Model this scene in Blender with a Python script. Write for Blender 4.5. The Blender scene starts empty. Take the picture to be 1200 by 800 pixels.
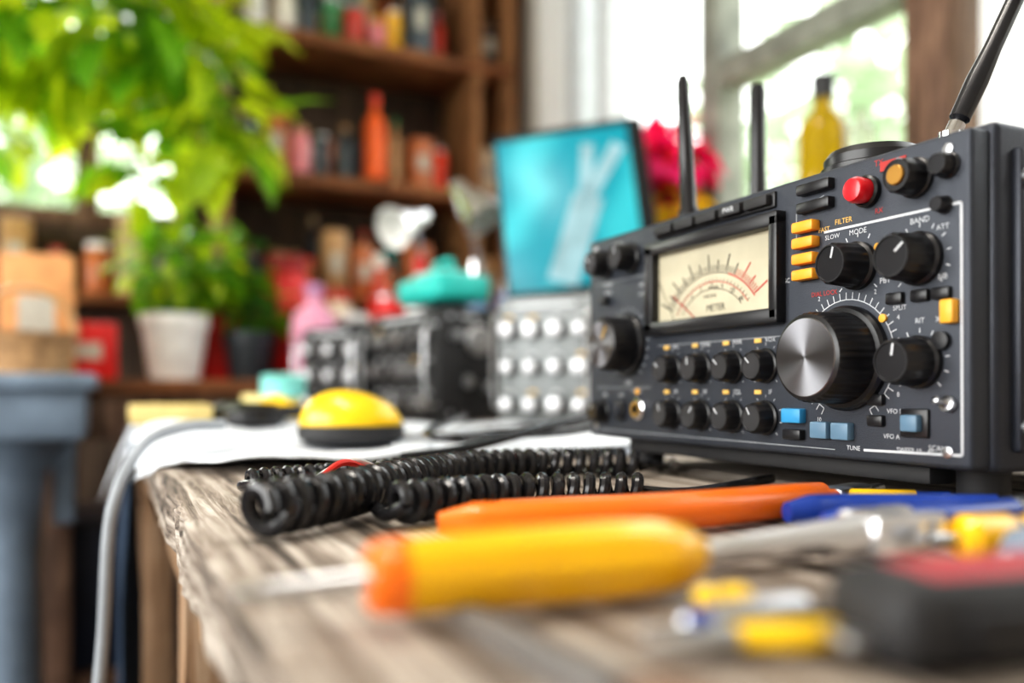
import bpy, bmesh, math, random
from mathutils import Vector, Matrix, Euler, noise
random.seed(7)
scene = bpy.context.scene
COL = scene.collection
# ---------------------------------------------------------------- frame
# World: +X = along the bench towards the viewer, +Y = towards window wall, Z up.
CAMH = 0.862
TABLE = 0.80
def ahead(r, f, u=0.0):
    """metres right / forward / up of the tripod -> room coordinates"""
    return Vector((.4239*(r-.216)-.9057*(f-.4), .9057*(r-.216)+.4239*(f-.4), CAMH+u))
def onT(r, f, u=0.0):
    v = ahead(r, f); v.z = TABLE+u; return v

# ---------------------------------------------------------------- materials
MATS = {}
def mat(name, col, rough=.5, metal=0., var=.12, vscale=30., bump=0., bscale=200., trans=0., emit=0., ecol=None,
        coat=0., aniso=0.):
    if name in MATS: return MATS[name]
    m = bpy.data.materials.new(name); m.use_nodes = True
    nt = m.node_tree; N = nt.nodes; L = nt.links
    b = N['Principled BSDF']
    tc = N.new('ShaderNodeTexCoord')
    nz = N.new('ShaderNodeTexNoise'); nz.inputs['Scale'].default_value = vscale; nz.inputs['Detail'].default_value = 4
    L.new(tc.outputs['Object'], nz.inputs['Vector'])
    rp = N.new('ShaderNodeValToRGB')
    c = Vector(col[:3])
    rp.color_ramp.elements[0].position = .3; rp.color_ramp.elements[1].position = .7
    rp.color_ramp.elements[0].color = (*(c*(1-var)), 1); rp.color_ramp.elements[1].color = (*[min(1, x*(1+var)) for x in c], 1)
    L.new(nz.outputs['Fac'], rp.inputs['Fac']); L.new(rp.outputs['Color'], b.inputs['Base Color'])
    b.inputs['Roughness'].default_value = rough; b.inputs['Metallic'].default_value = metal
    b.inputs['Coat Weight'].default_value = coat
    b.inputs['Transmission Weight'].default_value = trans
    if emit:
        b.inputs['Emission Color'].default_value = (*(ecol or col), 1); b.inputs['Emission Strength'].default_value = emit
    if aniso:
        b.inputs['Anisotropic'].default_value = aniso
        tg = N.new('ShaderNodeTangent'); tg.direction_type = 'RADIAL'; tg.axis = 'Y'
        L.new(tg.outputs['Tangent'], b.inputs['Tangent'])
    if bump:
        n2 = N.new('ShaderNodeTexNoise'); n2.inputs['Scale'].default_value = bscale; n2.inputs['Detail'].default_value = 3
        L.new(tc.outputs['Object'], n2.inputs['Vector'])
        bp = N.new('ShaderNodeBump'); bp.inputs['Strength'].default_value = bump; bp.inputs['Distance'].default_value = .001
        L.new(n2.outputs['Fac'], bp.inputs['Height']); L.new(bp.outputs['Normal'], b.inputs['Normal'])
    MATS[name] = m
    return m

def wood(name, c1, c2, c3, scale=(2.5, 45, 45), rough=.75, bump=.6, lo=.36, hi=.66):
    if name in MATS: return MATS[name]
    m = bpy.data.materials.new(name); m.use_nodes = True
    nt = m.node_tree; N = nt.nodes; L = nt.links; b = N['Principled BSDF']
    tc = N.new('ShaderNodeTexCoord'); mp = N.new('ShaderNodeMapping')
    mp.inputs['Scale'].default_value = scale
    L.new(tc.outputs['Object'], mp.inputs['Vector'])
    n1 = N.new('ShaderNodeTexNoise'); n1.inputs['Scale'].default_value = 2.; n1.inputs['Detail'].default_value = 9; n1.inputs['Roughness'].default_value = .65
    n1.inputs['Distortion'].default_value = .6
    L.new(mp.outputs['Vector'], n1.inputs['Vector'])
    rp = N.new('ShaderNodeValToRGB'); e = rp.color_ramp.elements
    e[0].position = lo; e[0].color = (*c1, 1); e[1].position = hi; e[1].color = (*c3, 1)
    k = e.new((lo+hi)/2-.03); k.color = (*c2, 1)
    L.new(n1.outputs['Fac'], rp.inputs['Fac'])
    n3 = N.new('ShaderNodeTexNoise'); n3.inputs['Scale'].default_value = 7.; n3.inputs['Detail'].default_value = 4
    L.new(tc.outputs['Object'], n3.inputs['Vector'])
    r3 = N.new('ShaderNodeValToRGB'); r3.color_ramp.elements[0].position = .35; r3.color_ramp.elements[1].position = .65
    r3.color_ramp.elements[0].color = (.6, .56, .53, 1); r3.color_ramp.elements[1].color = (1, 1, 1, 1)
    L.new(n3.outputs['Fac'], r3.inputs['Fac'])
    mx = N.new('ShaderNodeMixRGB'); mx.blend_type = 'MULTIPLY'; mx.inputs[0].default_value = .8
    L.new(rp.outputs['Color'], mx.inputs[1]); L.new(r3.outputs['Color'], mx.inputs[2])
    L.new(mx.outputs[0], b.inputs['Base Color'])
    b.inputs['Roughness'].default_value = rough
    bp = N.new('ShaderNodeBump'); bp.inputs['Strength'].default_value = bump; bp.inputs['Distance'].default_value = .002
    L.new(n1.outputs['Fac'], bp.inputs['Height']); L.new(bp.outputs['Normal'], b.inputs['Normal'])
    MATS[name] = m; return m

def leafmat(name, c, tcol):
    m = bpy.data.materials.new(name); m.use_nodes = True
    nt = m.node_tree; N = nt.nodes; L = nt.links; b = N['Principled BSDF']
    tc = N.new('ShaderNodeTexCoord'); nz = N.new('ShaderNodeTexNoise'); nz.inputs['Scale'].default_value = 9
    L.new(tc.outputs['Object'], nz.inputs['Vector'])
    rp = N.new('ShaderNodeValToRGB'); rp.color_ramp.elements[0].position = .35; rp.color_ramp.elements[1].position = .65
    rp.color_ramp.elements[0].color = (c[0]*.5, c[1]*.6, c[2]*.5, 1); rp.color_ramp.elements[1].color = (*c, 1)
    L.new(nz.outputs['Fac'], rp.inputs['Fac']); L.new(rp.outputs['Color'], b.inputs['Base Color'])
    b.inputs['Roughness'].default_value = .4
    t = N.new('ShaderNodeBsdfTranslucent'); t.inputs['Color'].default_value = (*tcol, 1)
    mx = N.new('ShaderNodeMixShader'); mx.inputs[0].default_value = .5
    L.new(b.outputs[0], mx.inputs[1]); L.new(t.outputs[0], mx.inputs[2])
    L.new(mx.outputs[0], N['Material Output'].inputs['Surface'])
    return m

# ---------------------------------------------------------------- mesh builder
def frame(a):
    a = Vector(a).normalized()
    up = Vector((0, 0, 1)) if abs(a.z) < .9 else Vector((1, 0, 0))
    e1 = a.cross(up).normalized(); e2 = e1.cross(a).normalized()
    return a, e1, e2
class B:
    def __init__(s, name): s.name = name; s.v = []; s.f = []; s.m = []; s.mats = []
    def add(s, vs, fs, mt):
        if mt not in s.mats: s.mats.append(mt)
        k = s.mats.index(mt); n = len(s.v)
        s.v += [tuple(v) for v in vs]
        for f in fs: s.f.append([i+n for i in f]); s.m.append(k)
    def bm(s, b, mt, M=None):
        b.verts.index_update()
        vs = [(M @ v.co) if M else v.co.copy() for v in b.verts]
        s.add(vs, [[v.index for v in f.verts] for f in b.faces], mt); b.free()
    def box(s, c, size, mt, bev=0., seg=2, rot=(0, 0, 0), taper=None, cuts=0):
        b = bmesh.new(); bmesh.ops.create_cube(b, size=1)
        for v in b.verts:
            v.co = Vector((v.co.x*size[0], v.co.y*size[1], v.co.z*size[2]))
            if taper and v.co.z > 0: v.co.x *= taper; v.co.y *= taper
        if bev: bmesh.ops.bevel(b, geom=b.edges[:], offset=bev, segments=seg, profile=.5, affect='EDGES')
        R = rot if isinstance(rot, Matrix) else Euler(rot).to_matrix()
        s.bm(b, mt, Matrix.Translation(Vector(c)) @ R.to_4x4())
    def lathe(s, prof, org, axis, mt, segs=32, ribs=None):
        """prof: (radius, dist[, mat]); ribs=(n, amp, set(ring idx))"""
        a, e1, e2 = frame(axis); org = Vector(org)
        vs = []; rings = []
        for i, p in enumerate(prof):
            r, d = p[0], p[1]
            if r < 1e-6: rings.append([len(vs)]); vs.append(org+a*d); continue
            ring = []
            for k in range(segs):
                t = 2*math.pi*k/segs
                rr = r
                if ribs and i in ribs[2]: rr = r*(1+ribs[1]*math.copysign(abs(math.cos(ribs[0]*t))**.6, math.cos(ribs[0]*t)))
                ring.append(len(vs)); vs.append(org+a*d+(e1*math.cos(t)+e2*math.sin(t))*rr)
            rings.append(ring)
        groups = {}
        for i in range(len(rings)-1):
            A, C = rings[i], rings[i+1]
            m_ = prof[i+1][2] if len(prof[i+1]) > 2 else mt
            fs = groups.setdefault(m_.name, (m_, []))[1]
            for k in range(segs):
                k2 = (k+1) % segs
                if len(A) == 1 and len(C) == 1: break
                if len(A) == 1: fs.append([A[0], C[k], C[k2]])
                elif len(C) == 1: fs.append([A[k], A[k2], C[0]][::-1])
                else: fs.append([A[k], C[k], C[k2], A[k2]])
        n0 = len(s.v)
        s.v += [tuple(v) for v in vs]
        for nm, (m_, fs) in groups.items():
            if m_ not in s.mats: s.mats.append(m_)
            kk = s.mats.index(m_)
            for f in fs: s.f.append([i+n0 for i in f]); s.m.append(kk)
    def cyl(s, p0, p1, r, mt, r1=None, segs=20, bev=0.):
        p0 = Vector(p0); p1 = Vector(p1); L = (p1-p0).length; r1 = r if r1 is None else r1
        if bev: pr = [(0, 0), (r-bev, 0), (r, bev), (r1, L-bev), (r1-bev, L), (0, L)]
        else: pr = [(0, 0), (r, 0), (r1, L), (0, L)]
        s.lathe(pr, p0, p1-p0, mt, segs)
    def tube(s, pts, rad, mt, sides=10, flat=1., upref=None):
        pts = [Vector(p) for p in pts]; n = len(pts)
        if not hasattr(rad, '__len__'): rad = [rad]*n
        vs = []; fs = []
        up = Vector(upref) if upref else Vector((0, 0, 1))
        for i, p in enumerate(pts):
            t = (pts[min(i+1, n-1)]-pts[max(i-1, 0)]).normalized()
            u2 = (up-t*up.dot(t))
            if u2.length < 1e-3: u2 = Vector((1, 0, 0))-t*t.x
            u2.normalize(); sd = t.cross(u2)
            if not upref: up = u2
            for k in range(sides):
                a = 2*math.pi*k/sides
                vs.append(p+sd*math.cos(a)*rad[i]+u2*math.sin(a)*rad[i]*flat)
        for i in range(n-1):
            for k in range(sides):
                k2 = (k+1) % sides
                fs.append([i*sides+k, i*sides+k2, (i+1)*sides+k2, (i+1)*sides+k])
        fs.append(list(range(sides))[::-1]); fs.append([(n-1)*sides+k for k in range(sides)])
        s.add(vs, fs, mt)
    def quad_line(s, p0, p1, w, mt, nrm=(0, -1, 0)):
        p0 = Vector(p0); p1 = Vector(p1); d = (p1-p0).normalized(); sd = d.cross(Vector(nrm))*(w/2)
        s.add([p0-sd, p1-sd, p1+sd, p0+sd], [[0, 1, 2, 3]], mt)
    def text(s, st, c, size, mt, R=None):
        cu = bpy.data.curves.new('t', 'FONT'); cu.body = st; cu.size = size; cu.align_x = 'CENTER'; cu.align_y = 'CENTER'; cu.resolution_u = 2
        ob = bpy.data.objects.new('t', cu); COL.objects.link(ob); bpy.context.view_layer.update()
        me = bpy.data.meshes.new_from_object(ob)
        R = R or Matrix(((1, 0, 0), (0, 0, -1), (0, 1, 0)))
        s.add([Vector(c)+R @ v.co for v in me.vertices], [list(p.vertices) for p in me.polygons], mt)
        bpy.data.objects.remove(ob); bpy.data.curves.remove(cu); bpy.data.meshes.remove(me)
    def done(s, parent=None, origin=None, sharp=35, recalc=True):
        xs = [v[0] for v in s.v]; ys = [v[1] for v in s.v]; zs = [v[2] for v in s.v]
        o = Vector(origin) if origin is not None else Vector(((min(xs)+max(xs))/2, (min(ys)+max(ys))/2, min(zs)))
        me = bpy.data.meshes.new(s.name)
        me.from_pydata([tuple(Vector(v)-o) for v in s.v], [], s.f)
        for m_ in s.mats: me.materials.append(m_)
        me.polygons.foreach_set('material_index', s.m)
        me.polygons.foreach_set('use_smooth', [True]*len(me.polygons))
        if recalc:
            b = bmesh.new(); b.from_mesh(me); bmesh.ops.recalc_face_normals(b, faces=b.faces); b.to_mesh(me); b.free()
        me.set_sharp_from_angle(angle=math.radians(sharp)); me.update()
        ob = bpy.data.objects.new(s.name, me); COL.objects.link(ob)
        if parent: ob.parent = parent; ob.location = o-parent.location
        else: ob.location = o
        return ob
def empty(name, loc):
    e = bpy.data.objects.new(name, None); e.empty_display_size = .05; e.location = loc; COL.objects.link(e); return e
def smooth(pts, n=10):
    pts = [Vector(p) for p in pts]; P = [2*pts[0]-pts[1]]+pts+[2*pts[-1]-pts[-2]]; out = []
    for i in range(1, len(P)-2):
        for k in range(n):
            t = k/n; a, b, c, d = P[i-1], P[i], P[i+1], P[i+2]
            out.append(.5*((2*b)+(c-a)*t+(2*a-5*b+4*c-d)*t*t+(3*b-a-3*c+d)*t**3))
    out.append(pts[-1]); return out
def resample(pts, step):
    out = [pts[0]]; acc = 0.
    for i in range(1, len(pts)):
        a, b = pts[i-1], pts[i]; L = (b-a).length
        if L == 0: continue
        d = step-acc
        while d <= L: out.append(a.lerp(b, d/L)); d += step
        acc = (L-(d-step)) 
    return out

# ---------------------------------------------------------------- common materials
black_pl = mat('black_plastic', (.012, .012, .014), .32, var=.2)
black_mt = mat('black_matte', (.02, .02, .022), .6, bump=.15)
rubber = mat('black_rubber', (.018, .018, .021), .24, var=.2)
panel = mat('panel_slate', (.042, .048, .062), .43, .35, var=.06, vscale=12, bump=.25, bscale=1500)
case_m = mat('case_charcoal', (.034, .038, .05), .38, .4, var=.1, bump=.2, bscale=900)
chrome = mat('chrome', (.75, .75, .77), .15, 1.)
steel = mat('steel', (.55, .56, .58), .3, 1., var=.15, vscale=80)
satin = mat('satin_chrome', (.8, .8, .82), .28, .85, var=.05)
silverk = mat('spun_aluminium', (.28, .28, .30), .33, 1., var=.03, aniso=.85)
orange_b = mat('orange_button', (.95, .38, .03), .4)
yellow_b = mat('yellow_button', (.85, .42, .04), .4)
blue_b = mat('blue_button', (.04, .27, .52), .4)
blueg_b = mat('blue_grey_button', (.13, .23, .33), .4)
red_b = mat('red_button', (.7, .015, .025), .3, coat=.5)
ink_w = mat('ink_white', (.6, .62, .65), .6)
ink_g = mat('ink_grey', (.33, .35, .37), .6)
ink_y = mat('ink_amber', (.8, .5, .12), .6)
ink_r = mat('ink_red', (.45, .035, .03), .6)
ink_k = mat('ink_black', (.02, .02, .02), .6)
brass = mat('brass', (.8, .55, .2), .25, 1.)
cream = mat('meter_card', (.50, .46, .335), .6, var=.1, emit=.02, ecol=(1., .86, .58))
white_pl = mat('white_plastic', (.8, .8, .78), .4)
yellow_pl = mat('yellow_plastic', (.95, .60, .01), .32, coat=.3, var=.05)
amber_pl = mat('amber_handle', (.98, .52, .006), .3, coat=.5, var=.05)
orange_pl = mat('orange_plastic', (.95, .19, .004), .36, coat=.3, var=.05)
blue_pl = mat('blue_handle', (.01, .05, .32), .35, coat=.3)
red_pl = mat('red_plastic', (.7, .015, .015), .4)
teal_m = mat('teal_plastic', (.02, .5, .45), .45)
shelf_w = wood('shelf_wood', (.10, .035, .012), (.27, .10, .035), (.42, .18, .07), (30, 3, 30))
bench_w = wood('weathered_wood', (.055, .042, .034), (.30, .245, .20), (.66, .60, .53), (2.4, 60, 60), lo=.37, hi=.63, bump=.9)
leg_w = wood('leg_wood', (.14, .075, .035), (.38, .23, .13), (.56, .40, .27), (40, 40, 3))

# ================================================================ ROOM
wall_m = mat('wall_plaster', (.5, .45, .4), .9, var=.1, vscale=4, bump=.3, bscale=60)
wallb_m = wood('wall_planks', (.03, .018, .012), (.07, .043, .028), (.14, .09, .06), (20, 20, 2))
floor_m = wood('floor_boards', (.04, .03, .025), (.1, .08, .065), (.18, .14, .11), (2, 25, 25))
trim_w = mat('white_paint', (.82, .83, .84), .5, var=.05)
trim_d = mat('old_green_paint', (.2, .21, .18), .6, var=.35, vscale=20)
trim_b = wood('dark_frame_wood', (.06, .035, .02), (.16, .09, .06), (.28, .17, .11), (30, 30, 3))
X0, X1, Y0, Y1, HC = -2.45, 1.8, -2.6, .84, 2.6
def spanbox(o, x0, x1, y0, y1, z0, z1, m, bev=0): o.box(((x0+x1)/2, (y0+y1)/2, (z0+z1)/2), (abs(x1-x0), abs(y1-y0), abs(z1-z0)), m, bev)
o = B('floor'); spanbox(o, X0-.1, X1+.1, Y0-.1, Y1+.1, -.05, 0, floor_m); o.done()
o = B('ceiling'); spanbox(o, X0-.1, X1+.1, Y0-.1, Y1+.1, HC, HC+.05, wall_m); o.done()
SILL = 1.19
WL, WR, WT = -2.0, .75, 2.35
o = B('wall_right')
spanbox(o, X0, X1, Y1, Y1+.1, 0, SILL, wall_m); spanbox(o, X0, X1, Y1, Y1+.1, WT, HC, wall_m)
spanbox(o, X0, WL, Y1, Y1+.1, SILL, WT, wall_m); spanbox(o, WR, X1, Y1, Y1+.1, SILL, WT, wall_m); o.done()
BY0, BY1, BZ0, BZ1 = -1.25, -.15, 1.33, 2.15
o = B('wall_back')
spanbox(o, X0-.1, X0, Y0, Y1+.1, 0, BZ0, wallb_m); spanbox(o, X0-.1, X0, Y0, Y1+.1, BZ1, HC, wallb_m)
spanbox(o, X0-.1, X0, Y0, BY0, BZ0, BZ1, wallb_m); spanbox(o, X0-.1, X0, BY1, Y1+.1, BZ0, BZ1, wallb_m); o.done()
o = B('wall_left')
spanbox(o, X0, X1, Y0-.1, Y0, 0, .8, wall_m); spanbox(o, X0, X1, Y0-.1, Y0, 2.3, HC, wall_m)
spanbox(o, X0, -1.7, Y0-.1, Y0, .8, 2.3, wall_m); spanbox(o, 1.3, X1, Y0-.1, Y0, .8, 2.3, wall_m); o.done()
o = B('wall_front'); spanbox(o, X1, X1+.1, Y0-.1, Y1+.1, 0, HC, wall_m); o.done()
o = B('window_1')
ya, yb = Y1-.01, Y1+.07
def vbar(x, w, m, z0=SILL, z1=WT): spanbox(o, x-w/2, x+w/2, ya, yb, z0, z1, m, .004)
def hbar(x0, x1, z, w, m): spanbox(o, x0, x1, ya+.005, yb-.005, z-w/2, z+w/2, m, .004)
trim_g = mat('grey_white_paint', (.5, .52, .55), .5, var=.08)
vbar(WL+.03, .07, trim_w); vbar(-1.88, .05, trim_g); vbar(-1.72, .05, trim_g)
vbar(-1.26, .065, trim_d); vbar(-.70, .085, trim_b); vbar(-.58, .05, trim_w); vbar(0.05, .08, trim_w); vbar(WR-.03, .06, trim_w)
hbar(WL, -1.70, SILL+.03, .06, trim_w); hbar(-1.7, WR, SILL+.03, .06, trim_w); hbar(WL, WR, WT-.03, .06, trim_w)
hbar(-1.26, -.70, 1.555, .055, trim_d); hbar(-.5, WR, 1.75, .04, trim_w)
o.done()
o = B('trim_1'); spanbox(o, WL-.09, WR+.09, Y1-.14, Y1, SILL-.035, SILL, trim_w, .006)
spanbox(o, WL-.09, WL-.002, Y1-.025, Y1, SILL, WT+.08, trim_w, .004); o.done()
o = B('window_2')
for yy in (BY0+.025, -.72, -.43, BY1-.025): spanbox(o, X0-.07, X0+.01, yy-.03, yy+.03, BZ0, BZ1, trim_b, .004)
for zz in (BZ0+.025, 1.72, BZ1-.025): spanbox(o, X0-.065, X0+.005, BY0, BY1, zz-.022, zz+.022, trim_b, .004)
o.done()
o = B('added_window_3')  # unseen window, added for soft light from the left
for xx in (-1.67, -.7, .3, 1.27): spanbox(o, xx-.03, xx+.03, Y0-.08, Y0+.01, .8, 2.3, trim_w, .004)
for zz in (.83, 2.27): spanbox(o, -1.7, 1.3, Y0-.075, Y0+.005, zz-.03, zz+.03, trim_w, .004)
o.done()
o = B('baseboard_right'); spanbox(o, X0, X1, Y1-.015, Y1, 0, .09, trim_w); o.done()

# ================================================================ WORKBENCH
TX0, TX1, TY0, TY1 = -1.72, .55, -.333, .80
wb = empty('wooden_workbench', ((TX0+TX1)/2, (TY0+TY1)/2, 0))
o = B('tabletop')
npl = 6; pw = (TY1-TY0)/npl; th = .034
for i in range(npl):
    y0 = TY0+i*pw+(0.0012 if i else 0); y1 = TY0+(i+1)*pw-.0012
    nx = 150; vs = []; fs = []
    dz = random.uniform(-.0006, 0)
    prof = [(y0+.003, 0), (y1-.003, 0), (y1, -.003), (y1, -th), (y0, -th), (y0, -.003)]
    for k in range(nx+1):
        x = TX0+(TX1-TX0)*k/nx
        for j, (py, pz) in enumerate(prof):
            jy = 0; jz = 0
            if i == 0 and j in (0, 4, 5):
                jy = .004*noise.noise(Vector((x*18, j*.4, 0)))+.003*noise.noise(Vector((x*70, j, 3)))
                jz = -.0015*abs(noise.noise(Vector((x*40, 5, j))))
            if i == 0 and j == 0: jz -= .001
            vs.append((x, py+jy, TABLE+dz+pz+jz))
    for k in range(nx):
        for j in range(6):
            fs.append([k*6+j, k*6+(j+1) % 6, (k+1)*6+(j+1) % 6, (k+1)*6+j])
    fs.append([0, 1, 2, 3, 4, 5][::-1]); fs.append([nx*6+j for j in range(6)])
    o.add(vs, fs, bench_w)
o.done(wb)
o = B('legs_and_rails')
for x in (-1.6, -.47, .43):
    for y in (TY0+.05, TY1-.06):
        spanbox(o, x-.03, x+.03, y-.032, y+.032, 0, TABLE-th, leg_w, .003)
    spanbox(o, x-.022, x+.022, TY0+.06, TY1-.06, TABLE-th-.05, TABLE-th, leg_w, .002)
    spanbox(o, x-.02, x+.02, TY0+.06, TY1-.06, .2, .25, leg_w, .002)
spanbox(o, -1.58, -.435, TY0+.03, TY0+.42, .664, .684, leg_w, .002)
spanbox(o, -1.58, -.435, TY0+.42+.004, TY1-.08, .664, .684, leg_w, .002)
for k in range(6): spanbox(o, -1.5+k*.17, -1.5+k*.17+.018, TY0+.1, TY0+.4, .684, TABLE-th, leg_w, .002)
o.done(wb)
cr = B('wooden_crate')
cx, cy = -.78, -.02
for z in (.02, .11, .20, .29, .38):
    for yy in (cy-.2, cy+.2): spanbox(cr, cx-.25, cx+.25, yy-.008, yy+.008, z, z+.07, leg_w, .002)
    for xx in (cx-.24, cx+.24): spanbox(cr, xx-.008, xx+.008, cy-.2, cy+.2, z, z+.07, leg_w, .002)
spanbox(cr, cx-.24, cx+.24, cy-.19, cy+.19, 0, .02, leg_w)
cr.done()

# ================================================================ TRANSCEIVER
W, H, DEP = .353, .162, .26
ZB = CAMH-.038
radio = empty('ham_radio_transceiver', (-W/2, DEP/2, TABLE))
def P(s, h, y=0.): return Vector((s-W, y, ZB+h))
o = B('case')
o.box((-W/2, .012+DEP/2, ZB+H/2+.001), (W+.006, DEP, H+.006), case_m, .004, 3)
for k in range(12):
    o.box((.0035, .07+k*.013, ZB+.09), (.003, .005, .07), black_mt, .001)
o.box((.004, .03, ZB+H/2), (.006, .012, H*.9), case_m, .002)
for zz in (.02, .14): o.lathe([(0, 0), (.005, 0), (.005, .002), (.0, .003)], (.0065, .03, ZB+zz), (1, 0, 0), steel, 16)
o.box((.014, .13, ZB+.125), (.012, .15, .022), black_mt, .004)
o.box((.01, .065, ZB+.125), (.016, .018, .026), steel, .003); o.box((.01, .195, ZB+.125), (.016, .018, .026), steel, .003)
for k in range(14): o.box((-W/2-.02, .06+k*.013, ZB+H+.0045), (W*.6, .005, .002), black_mt, .0005)
for sx in (.035, W-.02):
    for yy in (.035, DEP-.02):
        o.lathe([(0, 0), (.011, 0), (.0125, .004), (.0125, .02), (.015, .026), (0, .026)], (sx-W, yy, TABLE), (0, 0, 1), black_mt, 24)
o.box((-W/2, .03, ZB-.006), (W*.8, .03, .01), black_mt, .002)
o.done(radio)

o = B('front_panel')
o.box((-W/2, .008, ZB+H/2), (W, .018, H), panel, .0025, 3)
Y = -.0013
def Pf(s, h, y=Y): return P(s, h, y)
def line(pts, w, m, y=Y):
    for a, b in zip(pts[:-1], pts[1:]): o.quad_line(Pf(*a, y), Pf(*b, y), w, m)
def txt(st, s, h, size=.0042, m=ink_w): o.text(st, Pf(s, h), size, m)
line([(.2405, .122), (.2405, .142), (.262, .148)], .0006, ink_g)
line([(.262, .127), (.348, .127), (.3485, .007), (.29, .006)], .0013, ink_w)
line([(.012, .04), (.09, .04)], .0005, ink_g); line([(.10, .0705), (.235, .0705)], .0005, ink_g)
line([(.012, .125), (.085, .125)], .0005, ink_g); line([(.012, .006), (.27, .005)], .0005, ink_g)
for s in (.012, .341):
    for h in (.008, .154):
        o.lathe([(0, 0), (.0028, 0), (.0028, .001), (0, .0016)], Pf(s, h, -.001), (0, -1, 0), steel, 14)
def ticks(s, h, r0, r1, a0, a1, n, w=.0006, m=ink_w, arc=False):
    for i in range(n):
        a = math.radians(a0+(a1-a0)*i/(n-1)); c, d = math.sin(a), math.cos(a)
        line([(s+c*r0, h+d*r0), (s+c*r1, h+d*r1)], w, m)
    if arc:
        pts = [(s+math.sin(math.radians(a0+(a1-a0)*i/40))*r0, h+math.cos(math.radians(a0+(a1-a0)*i/40))*r0) for i in range(41)]
        line(pts, w, m)
K8 = [(.118, .053), (.1512, .053), (.184, .053), (.2145, .053), (.118, .021), (.1512, .021), (.184, .021), (.2145, .021)]
for s, h in K8: ticks(s, h, .0125, .0142, -135, 135, 9, .0004)
ticks(.059, .0734, .0265, .029, -140, 140, 21); ticks(.278, .0555, .032, .036, -150, 150, 41, .0005, arc=True)
ticks(.286, .105, .0155, .018, -135, 135, 11); ticks(.325, .1035, .0155, .018, -135, 135, 11)
ticks(.325, .052, .0145, .017, -135, 135, 11)
for a in range(-150, 151, 30):
    aa = math.radians(a); txt(str(abs(a)//15), .278+math.sin(aa)*.0395, .0555+math.cos(aa)*.0395, .0035)
lab = ['MIC', 'TONE', 'PWR', 'VOX', 'AF', 'RF', 'SQL', 'IF']
for i, (s, h) in enumerate(K8):
    txt(lab[i], s+.004, h+.0158, .0042, ink_w)
    o.box(Pf(s-.007, h+.0158, Y), (.006, .0006, .0026), ink_y)
for st, s, h, z_, m in [('POWER', .03, .123-.0, .0036, ink_w), ('METER', .03, .1165, .0036, ink_w), ('NOTCH', .045, .158-.004, .0038, ink_w), ('SSB', .078, .118, .004, ink_w),
    ('CW', .078, .111, .004, ink_w), ('GAIN', .06, .044, .004, ink_w), ('PHONES', .072, .037, .0035, ink_w), ('MIC', .026, .034, .0038, ink_w),
    ('KEY', .05, .034, .0038, ink_w), ('AGC', .231, .103, .004, ink_w), ('FAST', .262, .1285, .0038, ink_y), ('SLOW', .268, .1235, .0038, ink_w),
    ('FILTER', .276, .131, .0042, ink_y), ('BAND', .325, .1225, .0042, ink_w), ('MODE', .286, .1235, .0042, ink_w), ('DIAL LOCK', .262, .0925, .0038, ink_r),
    ('PBT', .304, .095, .0042, ink_w), ('RIT', .325, .0725, .0038, ink_w), ('XIT', .337, .0725, .0038, ink_w), ('SPLIT', .313, .08, .0036, ink_w), ('VFO A', .308, .014, .0036, ink_w),
    ('VFO B', .31, .027, .0036, ink_w), ('TUNE', .283, .0065, .0036, ink_w), ('SCAN', .335, .0095, .0038, ink_w), ('SWEEP 10 - 40', .322, .0075, .0035, ink_w),
    ('RX', .3, .132, .004, ink_r), ('ATT', .338, .117, .0038, ink_w), ('NB', .338, .093, .004, ink_w), ('TX', .3, .157, .0045, ink_r)]:
    txt(st, s, h, z_, m)
o.box(Pf(.309, .1545, Y), (.016, .0006, .005), ink_r)
o.done(radio)

o = B('meter_window')
s0, s1, h0, h1 = .0914, .2315, .078, .1455
t = .0095
def frm(a, b_, c, d, yy, dep, m, bev): o.box(((a+b_)/2-W, yy, ZB+(c+d)/2), (b_-a, dep, d-c), m, bev)
frm(s0, s1, h1-t, h1, -.0035, .010, black_pl, .0015); frm(s0, s1, h0, h0+t, -.0035, .010, black_pl, .0015)
frm(s0, s0+t*1.1, h0+.002, h1-.002, -.0035, .010, black_pl, .0015); frm(s1-t*.8, s1, h0+.002, h1-.002, -.0035, .010, black_pl, .0015)
f0, f1, g0, g1 = s0+t, s1-t*.7, h0+t-.001, h1-t+.001
frm(f0-.002, f1+.002, g0-.001, g1+.001, -.0012, .001, cream, 0)
yc = -.0019
mc, mh = (f0+f1)/2, .0755
def ml(a, b_, w, m, dy=0): o.quad_line(P(a[0], a[1], yc-dy), P(b_[0], b_[1], yc-dy), w, m)
def pol(r, a, sx=1.12): return (mc+math.sin(math.radians(a))*r*sx, mh+math.cos(math.radians(a))*r*.92)
def marc(r, a0, a1, w, m):
    q = [pol(r, a0+(a1-a0)*i/48) for i in range(49)]
    for a, b_ in zip(q[:-1], q[1:]): ml(a, b_, w, m)
marc(.0445, -64, 20, .0006, ink_k); marc(.0445, 20, 58, .0010, ink_r); marc(.038, -64, 58, .0006, ink_r); marc(.0330, -60, 54, .0005, ink_k)
for i in range(49):
    a = -62+118*i/48
    L = .0125 if i % 8 == 0 else (.0080 if i % 4 == 0 else .0045)
    ml(pol(.0455, a), pol(.0455+L, a), .0006 if i % 4 else .0011, ink_k if a < 28 else ink_r)
for i in range(25):
    a = -62+118*i/24
    ml(pol(.038, a), pol(.0405, a), .0005, ink_k)
for i, st in enumerate(['1', '3', '5', '7', '9', '20', '40']):
    q = pol(.0350, -50+16.5*i); o.text(st, P(q[0], q[1], yc), .0046, ink_k)
o.text('METER', P(mc+.004, g0+.0065, yc), .0066, ink_k); o.text('SIGNAL', P(mc+.002, g0+.0200, yc), .0034, ink_k)
o.text('SWR PWR', P(mc-.002, g0+.0145, yc), .0030, ink_k)
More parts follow.
